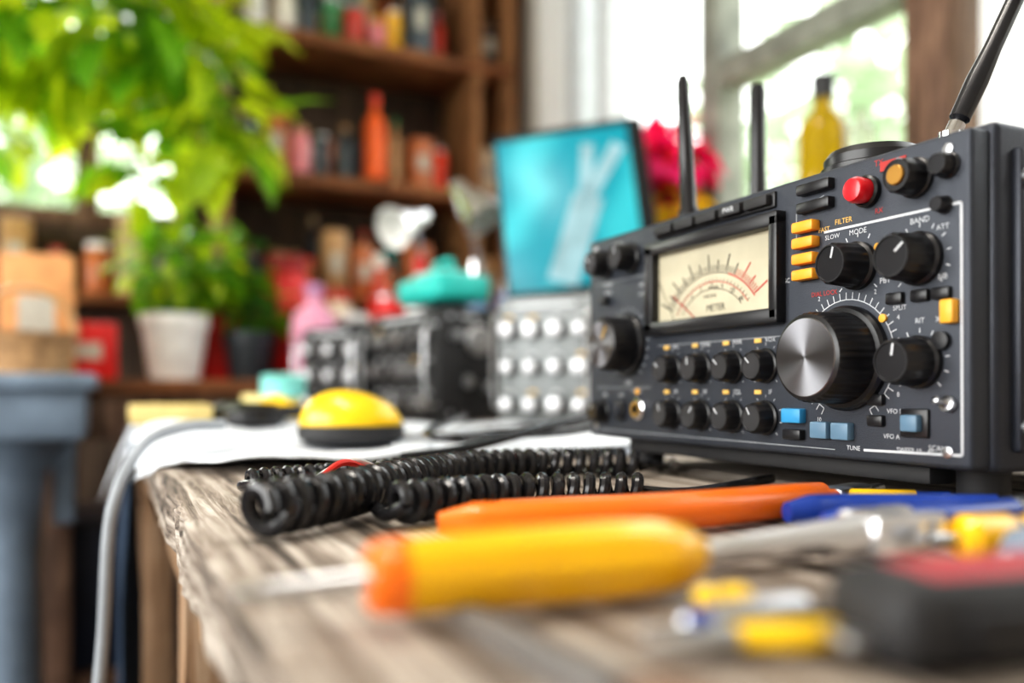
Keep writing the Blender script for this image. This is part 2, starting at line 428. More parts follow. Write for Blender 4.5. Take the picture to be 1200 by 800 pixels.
ml(pol(.008, -50), pol(.05, -50), .0008, ink_r, .0006); ml((f0+.02, g0+.002), (f0+.002, g0+.03), .0005, ink_k, .0004)
o.done(radio)

o = B('push_buttons')
o.box(P(.162, .1535, -.001), (.124, .004, .010), black_pl, .001)
for i in range(5):
    o.box(P(.113+i*.0245, .1535, -.0045), (.021, .006, .0068), black_mt, .0012)
    if i == 3: o.text('PWR', P(.113+i*.0245, .1535, -.0077), .005, ink_w)
o.box(P(.257, .1535, -.003), (.025, .006, .0062), black_pl, .001); o.box(P(.257, .143, -.003), (.025, .006, .0062), black_pl, .001)
for h in (.132, .1228, .1136, .1044): o.box(P(.2505, h, -.004), (.0165, .007, .0062), orange_b, .0012)
o.box(P(.343, .0757, -.003), (.0072, .006, .0115), yellow_b, .001)
o.box(P(.24, .023, -.003), (.0155, .006, .0085), blue_b, .001); o.box(P(.24, .012, -.003), (.0145, .005, .006), black_pl, .001)
for s in (.2615, .277): o.box(P(s, .0155, -.003), (.0125, .006, .0095), blueg_b, .001)
o.box(P(.3226, .0215, -.001), (.0165, .004, .0145), black_pl, .001); o.box(P(.3226, .0215, -.004), (.010, .006, .0085), blueg_b, .001)
for s, h in ((.299, .022), (.299, .033), (.311, .085), (.326, .085), (.338, .085)): o.box(P(s, h, -.002), (.010, .004, .006), black_pl, .001)
o.box(P(.027, .1105, -.003), (.009, .005, .007), black_pl, .001); o.box(P(.0495, .0215, -.002), (.012, .004, .015), black_pl, .001); o.box(P(.0495, .0215, -.005), (.007, .004, .009), case_m, .001)
for s, h in ((.303, .0755), (.0735, .037), (.30, .113)): o.lathe([(0, 0), (.0022, 0), (.0022, .0015), (0, .002)], P(s, h, -.001), (0, -1, 0), yellow_b, 16)
o.done(radio)

o = B('knobs')
def knob(s, h, r, L, n=16, capm=None, ptr=ink_w, y0=-.001, skirt=1.1):
    ring = {3, 4}
    pr = [(r*skirt, 0), (r*skirt, L*.14), (r*.98, L*.2), (r*.98, L*.26), (r*.92, L*.9), (r*.84, L), (r*.78, L, black_pl), (r*.76, L*.97, capm or black_pl), (0, L*.97, capm or black_pl)]
    o.lathe(pr, P(s, h, y0), (0, -1, 0), black_pl, n*4, (n, .035, ring))
    if ptr:
        a = random.uniform(-1.0, 1.0); dx, dz = math.sin(a), math.cos(a)
        o.quad_line(P(s+dx*r*.25, h+dz*r*.25, y0-L*.985), P(s+dx*r*.75, h+dz*r*.75, y0-L*.985), r*.1, ptr)
        o.quad_line(P(s, h+r*.97, y0-L*.3), P(s, h+r*.93, y0-L*.9), r*.1, ptr, (0, 0, 1))
capd = mat('knob_cap_dark', (.03, .03, .033), .25, .5)
knob(.027, .140, .0105, .016, 14, capd); knob(.065, .140, .0105, .017, 14, capd)
for s, h in K8: knob(s, h, .0098, .0125, 12, mat('knob_cap_grey', (.08, .08, .085), .35, .7))
knob(.286, .105, .0118, .021, 16, capd); knob(.325, .1035, .0122, .021, 16, capd); knob(.325, .052, .0120, .021, 16, capd)
knob(.323, .144, .0092, .015, 12, black_pl, None)
o.lathe([(.0050, 0), (.0050, .001), (.0045, .0015), (0, .0015)], P(.323, .144, -.0155), (0, -1, 0), mat('knob_cap_amber', (.38, .2, .04), .35, .6), 24)
knob(.341, .146, .0058, .009, 10, capd, None); knob(.339, .1275, .0040, .007, 8, capd, None)
knob(.023, .0205, .0088, .012, 12, capd)
o.lathe([(.0085, 0), (.0085, .003), (.0072, .004)], P(.293, .1435, -.001), (0, -1, 0), black_pl, 28)
o.lathe([(.0066, .003), (.0070, .010), (.0058, .0125), (0, .0135)], P(.293, .1435, -.001), (0, -1, 0), red_b, 28)
o.lathe([(.0085, 0), (.0085, .002), (.0066, .003), (.0062, .0045), (.0036, .0045, brass), (.0034, -.001, black_mt), (0, -.001, black_mt)], P(.075, .0235, -.001), (0, -1, 0), chrome, 28)
o.lathe([(.0040, 0), (.0040, .003), (.0024, .0035), (.0014, .005), (.0018, .010), (0, .011)], P(.342, .031, -.001), (-.1, -1, .25), steel, 20)
o.lathe([(.0045, 0), (.0045, .003), (.0, .0035)], P(.338, .062, -.001), (0, -1, 0), black_pl, 20)
def bigknob(s, h, r, L, n):
    o.lathe([(r*1.22, 0), (r*1.22, L*.10), (r*1.16, L*.16), (r*1.06, L*.18), (r*1.06, L*.22), (r*1.02, L*.9), (r*.98, L*.97), (r*.9, L)], P(s, h, -.001), (0, -1, 0), black_pl, n*4, (n, .014, {4, 5}))
bigknob(.278, .0555, .0235, .030, 40); bigknob(.059, .0734, .0198, .025, 30)
o.done(radio)
for nm, s, h, r, L in (('tuning_knob_cap', .278, .0555, .0212, .031), ('gain_knob_cap', .059, .0734, .0178, .026)):
    o = B(nm); o.lathe([(r, -.002), (r, 0), (r*.98, .0006), (r*.2, .0004), (0, .0004)], P(s, h, -L), (0, -1, 0), silverk, 64)
    if nm[0] == 'g': o.quad_line(P(s+.003, h+.004, -L-.0008), P(s+.009, h+.013, -L-.0008), .0012, ink_y)
    q = o.done(radio, origin=P(s, h, -L))
o = B('top_dial')
o.lathe([(0, 0), (.030, 0), (.030, .006), (.028, .007), (.028, .012), (.025, .016), (0, .017)], (-.103, .05, ZB+H+.003), (0, 0, 1), black_pl, 48)
o.done(radio)
o = B('whip_antenna_mount')
bs = Vector((-.051, .05, ZB+H+.003))
tgt = ahead(.285, .470, .245)-ahead(.2395, .467, .150); dv = tgt.normalized()
o.lathe([(0, 0), (.009, 0), (.009, .006), (.006, .008), (.006, .014), (.0, .015)], bs, (0, 0, 1), chrome, 24)
p0 = bs+Vector((0, 0, .010))
o.lathe([(0, 0), (.0045, 0), (.0045, .010), (.0035, .011, chrome), (.0055, .013, rubber), (.006, .036, rubber), (.0048, .056, rubber), (.0042, .20, rubber), (.003, .32, rubber), (0, .322, rubber)], p0, dv, chrome, 20)
o.done(radio)
o = B('rubber_duck_antenna')
b1 = Vector((-.257, .03, ZB+H+.003))
o.lathe([(0, 0), (.008, 0), (.008, .008), (.0062, .011), (.0058, .05), (.0045, .107), (.003, .112), (0, .113)], b1, (-.05, -.02, 1), rubber, 20); o.done(radio)
o = B('rubber_duck_antenna_rear')
b1 = Vector((-.2846, .12, ZB+H+.003))
o.lathe([(0, 0), (.014, 0), (.012, .012), (.007, .018), (.0065, .06), (.0065, .12), (.005, .126), (0, .127)], b1, (0, 0, 1), rubber, 20); o.done(radio)

# ================================================================ COILED CORDS
def coil(o, ctrl, R, wr, pitch, m):
    path = smooth(ctrl, 24)
    spt = 18
    path = resample(path, pitch/spt)
    n = len(path); out = []
    for i, p in enumerate(path):
        t = (path[min(i+3, n-1)]-path[max(i-3, 0)]).normalized()
        sd = t.cross(Vector((0, 0, 1))).normalized(); up = sd.cross(t)
        a = 2*math.pi*i/spt
        f = i/n; RR = R[0]+(R[1]-R[0])*f
        out.append(p+(sd*math.cos(a)+up*math.sin(a))*RR)
    o.tube(out, wr, m, 10)
    return out
cord = B('coiled_microphone_cord')
o1 = coil(cord, [onT(-.105, .350, .0128), onT(-.084, .392, .0128), onT(-.064, .46, .0125), onT(-.036, .54, .012), onT(.012, .59, .0112), onT(.058, .607, .0105), onT(.092, .612, .0100)], (.0090, .0068), .0036, .0100, rubber)
o2 = coil(cord, [onT(-.052, .385, .0108), onT(-.030, .408, .0108), onT(0, .437, .0102), onT(.036, .452, .0095), onT(.070, .458, .0092)], (.0074, .0058), .0032, .0089, rubber)
o3 = coil(cord, [onT(-.150, .487, .0090), onT(-.122, .519, .0090), onT(-.0975, .55, .0088), onT(-.07, .585, .0085)], (.0058, .005), .0029, .0078, rubber)
cord.tube(smooth([o1[-1], onT(.098, .618, .008), onT(.115, .645, .004), onT(.13, .69, .004)], 8), .0033, rubber, 10)
cord.tube(smooth([o2[-1], onT(.09, .462, .006), onT(.12, .50, .004), onT(.17, .56, .004)], 8), .0033, rubber, 10)
cord.tube(smooth([o2[0], onT(-.058, .39, .005), onT(-.07, .43, .0045), onT(-.09, .50, .0045), onT(-.08, .56, .0045), o3[-1]], 8), .0033, rubber, 10)
cord.tube(smooth([o3[0], onT(-.158, .50, .006), onT(-.16, .53, .004), onT(-.145, .60, .004), onT(-.10, .7, .004)], 8), .0033, rubber, 10)
cord.done()
o = B('white_hookup_wire')
o.tube(smooth([onT(-.118, .47, .003), onT(-.108, .475, .014), onT(-.09, .488, .022), onT(-.078, .53, .010), onT(-.09, .60, .003)], 8), .0014, mat('white_wire', (.7, .7, .68), .5), 8); o.done()
o = B('red_hookup_wire')
o.tube(smooth([onT(-.115, .455, .003), onT(-.103, .462, .015), onT(-.092, .472, .022), onT(-.078, .50, .014), onT(-.05, .58, .003), onT(-.02, .66, .003)], 8), .0019, mat('red_wire', (.7, .03, .02), .5), 8); o.done()
o = B('power_cable')
o.tube(smooth([onT(.14, .90, .05), onT(.08, .82, .038), onT(.02, .76, .026), onT(-.04, .70, .014), onT(-.085, .66, .010)], 10), .004, rubber, 10)
o.tube(smooth([onT(.14, .94, .03), onT(.06, .83, .022), onT(-.02, .78, .020), onT(-.05, .74, .020), onT(-.08, .80, .022), onT(-.06, 1.05, .03)], 10), .004, rubber, 10)
o.done()

# ================================================================ HAND TOOLS
o = B('screwdriver')
A = ahead(-.038, .2235, -.0495); C = ahead(.058, .259, -.0495); ax = (C-A).normalized(); LL = (C-A).length
hp = [(0, 0, orange_pl), (.0078, 0, orange_pl), (.0095, .002, orange_pl), (.0102, .008, orange_pl), (.0102, .010, orange_pl), (.0102, .0105, amber_pl), (.0108, .035, amber_pl), (.0112, .07, amber_pl), (.0108, .085, amber_pl), (.0094, .095, amber_pl), (.006, LL-.0015, amber_pl), (0, LL, amber_pl)]
o.lathe(hp, A, ax, amber_pl, 48, (8, .035, {6, 7, 8}))
S = ahead(-.0705, .2215, -.0530)
o.cyl(A+ax*.002, A+(S-A)*.82, .0028, steel, .0024)
o.box(A+(S-A)*.9, (.009, .0065, .0022), steel, .0008, rot=(0, 0, math.atan2((S-A).y, (S-A).x)))
o.done()

o = B('cutting_pliers')
path = smooth([onT(-.030, .345, .0085), onT(.02, .352, .009), onT(.08, .375, .0095), onT(.13, .405, .0095), onT(.163, .433, .008)], 10)
n = len(path); o.tube(path, [.004+.0045*min(1, i/3)*(1-.35*abs(i/n-.4)) if i < n-4 else .004 for i in range(n)], orange_pl, 16, 1.)
path2 = smooth([onT(-.018, .372, .007), onT(.03, .388, .0075), onT(.09, .402, .0075), onT(.13, .417, .0085), onT(.158, .437, .0085)], 10)
o.tube(path2, [.003+.0035*min(1, i/3) for i in range(len(path2))], orange_pl, 14)
hd = onT(.175, .447, .008); an = math.atan2((path[-1]-path[-5]).y, (path[-1]-path[-5]).x)
o.box(hd, (.035, .014, .009), steel, .003, rot=(0, 0, an)); o.box(hd+(path[-1]-path[-5]).normalized()*.026, (.03, .007, .007), steel, .002, rot=(0, 0, an+.05))
o.done()

def pliers(name, base, direc, L, m1, m2, spread=.018, r=.0055, zz=.0065):
    o = B(name); d = Vector((direc[0], direc[1], 0)).normalized(); s = Vector((-d.y, d.x, 0)); b0 = Vector(base); b0.z = TABLE+zz
    for sg, mm in ((1, m1), (-1, m2)):
        pts = smooth([b0+s*sg*spread, b0+d*L*.2+s*sg*spread*1.1, b0+d*L*.45+s*sg*spread*.7, b0+d*L*.62+s*sg*.004], 8)
        o.tube(pts, [r*(.6+.4*min(1, i/3)) for i in range(len(pts))], mm, 12)
        o.tube([b0+d*L*.60+s*sg*.004, b0+d*L*.7-s*sg*.001, b0+d*L*.78-s*sg*.004, b0+d*L-s*sg*.0012], [.0045*r/.0055, .006*r/.0055, .005*r/.0055, .0018], steel, 10)
    pv = b0+d*L*.70; k = r/.0055; o.lathe([(0, 0), (.0075*k, 0), (.0075*k, .0085*k), (.003*k, .0095*k), (0, .0095*k)], pv-Vector((0, 0, .004*k)), (0, 0, 1), steel, 24)
    return o.done()
def dirv(r, f): q = ahead(r, f)-ahead(0, 0); return (q.x, q.y)
pliers('combination_pliers', onT(.124, .362), dirv(.95, .14), .15, blue_pl, blue_pl, .016, .0075, .008)
o = B('marker_pen'); a_ = onT(.165, .440, .006); b_ = onT(.22, .430, .006)
o.lathe([(0, 0), (.004, 0), (.0055, .003), (.0055, .04), (.005, .041, blue_pl), (.005, .056, blue_pl), (0, .057, blue_pl)], a_, b_-a_, yellow_pl, 20); o.done()

o = B('adjustable_wrench')
a_ = onT(.062, .290, .0065); b_ = onT(.128, .308, .0105); d = (b_-a_).normalized(); s = Vector((-d.y, d.x, 0)).normalized(); an = math.atan2(d.y, d.x)
o.tube([a_-d*.004, a_, a_+d*.02, a_+d*.045, b_], [.002, .005, .006, .0075, .0095], satin, 14, .8)
o.box(b_+d*.006, (.022, .024, .015), satin, .003, rot=(0, 0, an))
o.box(b_+d*.018+s*.009, (.016, .008, .014), satin, .002, rot=(0, 0, an+.2)); o.box(b_+d*.018-s*.008, (.014, .007, .014), satin, .002, rot=(0, 0, an-.1))
o.cyl(b_+d*.008-s*.006, b_+d*.008+s*.006, .0070, steel); o.done()

def driver(name, a_, b_, r, m, bandm, shaft, Ls):
    o = B(name); d = (b_-a_).normalized(); L = (b_-a_).length
    o.lathe([(0, 0), (r*.75, 0), (r, .003), (r, L*.3), (r*.78, L*.38, bandm), (r*.85, L*.45, m), (r, L*.6), (r, L*.85), (r*.6, L), (0, L)], a_, d, m, 36, (6, .05, {6, 7}))
    o.cyl(a_+d*.002, a_-d*Ls, r*.28, shaft); o.done()
driver('stubby_screwdriver', onT(.158, .302, .0095), onT(.223, .322, .0095), .0085, amber_pl, black_pl, steel, .012)
driver('nut_driver', onT(.160, .270, .0095), onT(.20, .285, .0095), .009, mat('grey_blue_grip', (.2, .24, .3), .4), black_pl, steel, .008)

o = B('precision_cutters')
base = onT(.080, .204, .0045)
j1 = onT(.052, .200, .0045)
o.tube(smooth([base, onT(.068, .199, .0048), j1], 6), [.0030+.0008*math.sin(i*.26) for i in range(13)], yellow_pl, 12)
o.tube(smooth([onT(.084, .214, .0045), onT(.070, .213, .0048), onT(.055, .205, .0045)], 6), .0034, black_pl, 12)
o.tube([j1+Vector((0, 0, .0)), onT(.042, .198, .004), onT(.030, .196, .003)], [.0042, .0038, .0012], steel, 12, .6)
o.lathe([(0, 0), (.0048, 0), (.0048, .004), (.002, .005), (0, .005)], onT(.050, .2015, .002), (0, 0, 1), steel, 24)
o.done()
driver('precision_screwdriver', onT(.050, .232, .0045), onT(.066, .236, .0045), .0042, yellow_pl, black_pl, steel, .008)
o = B('hobby_knife'); a_ = onT(.078, .228, .0045); b_ = onT(.032, .208, .0035)
o.lathe([(0, 0), (.003, 0), (.0040, .004), (.0038, .032), (.0028, .034, blue_pl), (.0028, .039, blue_pl), (.0012, .040, steel), (.0008, .050, steel), (0, .051, steel)], a_, b_-a_, mat('satin_aluminium', (.6, .6, .62), .35, .9), 16); o.done()

o = B('tape_measure')
c = onT(.108, .201, 0); an = math.atan2(dirv(1, .25)[1], dirv(1, .25)[0])
Rm = Matrix.Rotation(an, 3, 'Z')
o.box(c+Vector((0, 0, .0105)), (.062, .032, .021), black_mt, .008, 4, rot=Rm)
o.box(c+Vector((0, 0, .0195))+Rm @ Vector((.004, 0, 0)), (.045, .020, .004), mat('red_rubber', (.45, .05, .06), .55), .0018, 3, rot=Rm)
o.box(c+Vector((0, 0, .006))+Rm @ Vector((-.033, 0, 0)), (.008, .012, .003), steel, .001, rot=Rm)
o.box(c+Vector((0, 0, .010))+Rm @ Vector((0, -.0165, 0)), (.03, .003, .010), black_pl, .001, rot=Rm)
o.done()
o = B('metal_file'); a_ = onT(-.016, .232, .003); b_ = onT(.022, .165, .003); d = (b_-a_).normalized()
o.tube([a_, a_+d*.006, a_+d*.03, b_], [.001, .005, .006, .0065], mat('brushed_grey_steel', (.17, .16, .155), .55, .2), 12, .5)
o.tube([b_, b_+d*.01, b_+d*.06], [.003, .007, .008], trim_b, 12); o.done()

# ================================================================ PAPERS
paper = mat('paper', (.76, .80, .86), .8, var=.03, vscale=5)
def sheet(c, w, l, rot, z, amp=.004, name='paper_sheet'):
    o = B(name); nx, ny = 22, 26; vs = []; fs = []
    R = Matrix.Rotation(rot, 3, 'Z'); sd = random.random()*9
    for j in range(ny+1):
        for i in range(nx+1):
            p = R @ Vector(((i/nx-.5)*w, (j/ny-.5)*l, 0))+Vector((c[0], c[1], 0))
            zz = TABLE+z+amp*max(0, noise.noise(Vector((p.x*9+sd, p.y*9, sd)))+.15)+amp*.25*max(0, noise.noise(Vector((p.x*30+sd, p.y*22, sd))))
            if p.y < TY0+.004:
                ov = TY0+.004-p.y; zz -= ov*.75+ov*ov*2; p.y = TY0+.001-ov*.45
                p.x += .004*math.sin(p.x*60)
            vs.append((p.x, p.y, zz))
    for j in range(ny):
        for i in range(nx):
            a = j*(nx+1)+i; fs.append([a, a+1, a+nx+2, a+nx+1])
    o.add(vs, fs, paper); ob = o.done()
    md = ob.modifiers.new('t', 'SOLIDIFY'); md.thickness = .0006; return ob
sheet((-.53, -.19), .21, .30, .35, .0012, .014); sheet((-.56, .00), .22, .30, 1.45, .0025, .014); sheet((-.50, .14), .2, .22, 1.2, .001, .006)
sheet((-.70, -.22), .21, .30, .1, .005, .022); sheet((-.86, -.24), .21, .30, -.3, .008, .022); sheet((-1.08, -.18), .22, .31, .15, .010, .016)
sheet((-.80, .02), .21, .30, -.1, .009, .014); sheet((-1.1, -.27), .21, .3, .9, .016, .018); sheet((-.62, .2), .21, .3, .5, .004, .012)

o = B('computer_mouse')
c = onT(-.165, .875, .014)
b = bmesh.new(); bmesh.ops.create_uvsphere(b, u_segments=32, v_segments=20, radius=1)
for v in b.verts:
    x, y, z = v.co
    if z < -.15: v.co.z = -.15
    v.co.z *= (1-.18*x)
rz = math.atan2(dirv(1, .1)[1], dirv(1, .1)[0])
o.bm(b, yellow_pl, Matrix.Translation(c+Vector((0, 0, .014))) @ Matrix.Rotation(rz, 4, 'Z') @ Matrix.Diagonal((.052, .034, .034, 1)))
k = len(o.v)
o.lathe([(0, 0), (.85, 0), (1, .3), (1, 1), (0, 1.01)], (0, 0, 0), (0, 0, 1), black_mt, 40)
M = Matrix.Translation(c+Vector((0, 0, -.006))) @ Matrix.Rotation(rz, 4, 'Z') @ Matrix.Diagonal((.054, .037, .018, 1))
for i in range(k, len(o.v)): o.v[i] = tuple(M @ Vector(o.v[i]))
o.box(c+Vector((-.0, 0, .045)), (.012, .006, .006), black_pl, .002, rot=(0, 0, rz))
o.done()

# ================================================================ GEAR ON BENCH
capl = mat('knob_cap_light', (.45, .45, .46), .35, .8)
def gear(name, x1, y0, w, d, h, body, face, nk, seed=0, z0=TABLE+.008, dial=False, rz=0., rows=3, rs=(.008, .010, .013), kcol=None, cap=None):
    rd = random.Random(seed); cap = cap or capd
    e = empty(name, (x1-w/2, y0+d/2, TABLE)); o = B('body')
    o.box((x1-w/2, y0+d/2, z0+h/2), (w, d, h), body, .004); o.box((x1-w/2, y0-.003, z0+h/2), (w*.97, .01, h*.94), face, .003)
    for sx in (.12, .88):
        for yy in (.12, .88): o.cyl((x1-w*sx, y0+d*yy, TABLE), (x1-w*sx, y0+d*yy, z0+.002), .009, black_mt)
    for j in range(rows):
        for i in range(nk):
            x = x1-w*(.13+.74*i/(nk-1)); z = z0+h*(.16+.58*j/(rows-1)); r = rd.choice(rs)
            km = rd.choice(kcol or (black_pl, black_pl, black_pl, steel))
            o.lathe([(0, 0), (r*1.15, 0), (r*1.1, .004), (r, .005), (r*.9, .017), (r*.6, .018, cap), (0, .018, cap)], (x, y0-.007, z), (0, -1, 0), km, 20)
            o.box((x, y0-.009, z+h*.10), (.012, .002, .004), rd.choice((ink_w, ink_y, ink_w)))
    o.box((x1-w*.5, y0-.009, z0+h*.93), (w*.6, .003, .006), ink_w)
    for k in range(6): o.box((x1+.001, y0+d*.5, z0+h*(.15+.07*k)), (.002, d*.55, .004), black_mt)
    if dial:
        o.lathe([(0, 0), (.026, 0), (.026, .005), (.023, .009), (.020, .009), (.018, .006, black_pl), (0, .007, cap)], (x1, y0+d*.42, z0+h*.72), (1, 0, 0), steel, 32)
        for yy, zz, rr in ((.75, .35, .011), (.5, .3, .009), (.25, .35, .012), (.82, .75, .010), (.14, .75, .009)): o.lathe([(0, 0), (rr*1.1, 0), (rr, .004), (rr*.9, .014), (rr*.6, .015, capl), (0, .015, capl)], (x1, y0+d*yy, z0+h*zz), (1, 0, 0), steel if rr < .01 else black_pl, 16)
        for yy in (.3, .7): o.box((x1+.002, y0+d*yy, z0+h*.92), (.003, .03, .005), ink_w)
    for yy in (.08, .92):
        for zz in (.08, .92): o.lathe([(0, 0), (.005, 0), (.004, .003), (0, .0035)], (x1, y0+d*yy, z0+h*zz), (1, 0, 0), steel, 12)
    for sx in (.03, .97): o.tube(smooth([(x1-w*sx, y0-.006, z0+h*.15), (x1-w*sx, y0-.03, z0+h*.2), (x1-w*sx, y0-.03, z0+h*.8), (x1-w*sx, y0-.006, z0+h*.85)], 5), .003, steel, 8)
    o.tube(smooth([(x1-w*.25, y0+d/2, z0+h-.002), (x1-w*.27, y0+d/2, z0+h+.010), (x1-w*.5, y0+d/2, z0+h+.012), (x1-w*.73, y0+d/2, z0+h+.010), (x1-w*.75, y0+d/2, z0+h-.002)], 6), .005, black_mt, 8)
    o.done(e); e.rotation_euler = (0, 0, rz); return e
grey_case = mat('grey_instrument_case', (.30, .32, .33), .45, .5)
q = ahead(.080, 1.34)
gear('bench_power_supply', q.x+.08, q.y-.065, .16, .13, .195, grey_case, mat('grey_face', (.22, .235, .24), .5, .3), 4, 3, rz=math.radians(40), rows=3, rs=(.011, .013), kcol=(black_pl,), cap=capl)
gear('shortwave_receiver', -1.09, .115, .26, .165, .195, black_mt, black_mt, 5, 5, dial=True, rz=math.radians(10), rs=(.010, .014), cap=capl)
q = ahead(-.325, 1.76)
gear('signal_generator', q.x+.07, q.y-.06, .16, .12, .18, mat('blue_black_case', (.02, .024, .03), .4, .3), black_mt, 3, 9, rz=math.radians(35), rs=(.012, .016), cap=capl)
# monitor with teal screen
cm = ahead(.112, 1.66, .35)
e = empty('computer_monitor', (cm.x, cm.y, TABLE))
o = B('housing')
nv = Vector((.82, -.52, .22)).normalized()
sx = Vector((0, 0, 1)).cross(nv).normalized(); sy = nv.cross(sx)
Rm = Matrix((sx, sy, nv)).transposed() @ Matrix.Rotation(math.radians(7), 3, 'Z')
o.box(cm+Rm @ Vector((.012, .004, 0)), (.30, .345, .016), black_pl, .004, rot=Rm)
o.box(cm-nv*.03, (.05, .12, .04), black_pl, .004, rot=Rm)
ft = Vector((cm.x-nv.x*.06, cm.y-nv.y*.06, TABLE))
o.tube([ft+Vector((0, 0, .008)), ft+Vector((0, 0, .2)), cm-nv*.03], .014, black_pl, 12)
o.box(ft+Vector((0, 0, .006)), (.13, .16, .012), black_pl, .004)
o.done(e)
def screen_mat():
    m = bpy.data.materials.new('teal_screen'); m.use_nodes = True; nt = m.node_tree; N = nt.nodes; L = nt.links; b = N['Principled BSDF']
    tc = N.new('ShaderNodeTexCoord'); wv = N.new('ShaderNodeTexWave'); wv.inputs['Scale'].default_value = 2.3; wv.inputs['Distortion'].default_value = 6; wv.inputs['Detail Scale'].default_value = 1.5
    L.new(tc.outputs['Object'], wv.inputs['Vector'])
    rp = N.new('ShaderNodeValToRGB'); e_ = rp.color_ramp.elements; e_[0].position = .5; e_[0].color = (.0, .22, .29, 1); e_[1].position = 1.; e_[1].color = (.03, .38, .44, 1)
    L.new(wv.outputs['Fac'], rp.inputs['Fac']); L.new(rp.outputs['Color'], b.inputs['Base Color']); L.new(rp.outputs['Color'], b.inputs['Emission Color'])
    b.inputs['Emission Strength'].default_value = .4; b.inputs['Roughness'].default_value = .35
    return m
o = B('screen'); o.box(cm+nv*.009, (.26, .32, .002), screen_mat(), .0005, rot=Rm)
pale = mat('screen_pale_reflection', (.22, .38, .44), .4, var=.3, vscale=15, emit=.15)  # painted reflection streaks on the screen, faintly glowing
def sc(x, y): return cm+nv*.0108+Rm @ Vector((x, y, 0))
for a, b_, w_ in (((-.03, -.15), (.04, .02), .06), ((.04, .02), (.11, .12), .03), ((.03, .0), (.05, .13), .026)):
    o.quad_line(sc(*a), sc(*b_), w_, pale, nv)
o.done(e)

# ---------------------------------------------------------------- generic clutter
def jar(loc, r, h, m, lidm, name='glass_jar'):
    o = B(name); o.lathe([(0, 0), (r*.92, 0), (r, r*.15), (r, h*.78), (r*.78, h*.86), (r*.78, h*.88), (r*.84, h*.88, lidm), (r*.84, h*.99, lidm), (r*.78, h, lidm), (0, h, lidm)], loc, (0, 0, 1), m, 28); return o.done()
def bottle(loc, r, h, m, capm, name='bottle'):
    o = B(name); o.lathe([(0, 0), (r*.9, 0), (r, r*.12), (r, h*.62), (r*.85, h*.7), (r*.36, h*.79), (r*.32, h*.88), (r*.42, h*.88, capm), (r*.42, h*.99, capm), (0, h, capm)], loc, (0, 0, 1), m, 28); return o.done()
def can(loc, r, h, m, name='paint_can'):
    o = B(name); o.lathe([(0, 0), (r, 0), (r*1.03, .003, steel), (r, .006), (r, h-.008), (r*1.04, h-.006, steel), (r*1.04, h, steel), (r*.9, h, steel), (r*.9, h-.004, steel), (0, h-.004, steel)], loc, (0, 0, 1), m, 28)
    l = Vector(loc); o.tube(smooth([l+Vector((0, -r, h*.8)), l+Vector((r*.5, -r*1.1, h*.5)), l+Vector((r*1.15, 0, h*.4)), l+Vector((r*.5, r*1.1, h*.5)), l+Vector((0, r, h*.8))], 6), .0015, steel, 6); return o.done()
def carton(loc, sz, m, name='cardboard_box', rz=0.):
    o = B(name); l = Vector(loc); R = Matrix.Rotation(rz, 3, 'Z')
    o.box(l+Vector((0, 0, sz[2]/2)), sz, m, .003, rot=R); o.box(l+Vector((0, 0, sz[2]+.0005)), (sz[0]*.98, sz[1]*.18, .001), mat('packing_tape', (.55, .42, .25), .4), rot=R)
    o.box(l+R @ Vector((sz[0]/2+.0008, 0, sz[2]*.5)), (.001, sz[1]*.5, sz[2]*.3), mat('label_paper', (.5, .48, .42), .6), rot=R); return o.done()
def pot(loc, r, h, m, name='flower_pot'):
    o = B(name); o.lathe([(0, 0), (r*.72, 0), (r*.94, h*.8), (r, h*.8), (r, h), (r*.9, h), (r*.86, h*.85, mat('soil', (.04, .025, .015), .9)), (0, h*.86, mat('soil', (.04, .025, .015), .9))], loc, (0, 0, 1), m, 32); return o
def leafv(p, d, up, L, wd, lobed=False):
    d = d.normalized(); s = d.cross(up)
    if s.length < 1e-3: s = Vector((1, 0, 0))
    s.normalize(); n = s.cross(d)
    if lobed: prof = [(.0, .05), (.1, .38), (.02, .62), (.3, .42), (.38, .85), (.55, .5), (.68, .6), (.78, .28), (1., 0)]
    else: prof = [(0, .04), (.15, .55), (.4, 1.), (.65, .8), (.85, .4), (1., 0)]
    vs = []; fs = []
    for t, w in prof: vs += [p+d*L*t-n*(L*.25*t*t), p+d*L*t+s*wd*w*.5+n*wd*w*.15-n*(L*.25*t*t), p+d*L*t-s*wd*w*.5+n*wd*w*.15-n*(L*.25*t*t)]
    for i in range(len(prof)-1):
        a = 3*i; fs += [[a, a+1, a+4, a+3], [a, a+3, a+5, a+2]]
    return vs, fs
leaf_hi = leafmat('leaf_lime', (.46, .60, .015), (.78, .9, .03)); leaf_g = leafmat('leaf_green', (.14, .36, .02), (.3, .6, .03)); leaf_d = leafmat('leaf_dark', (.04, .16, .025), (.08, .28, .03))
leaf_o = leafmat('leaf_garden', (.45, .56, .38), (.5, .6, .42))
stem_m = mat('stem', (.12, .2, .04), .6)
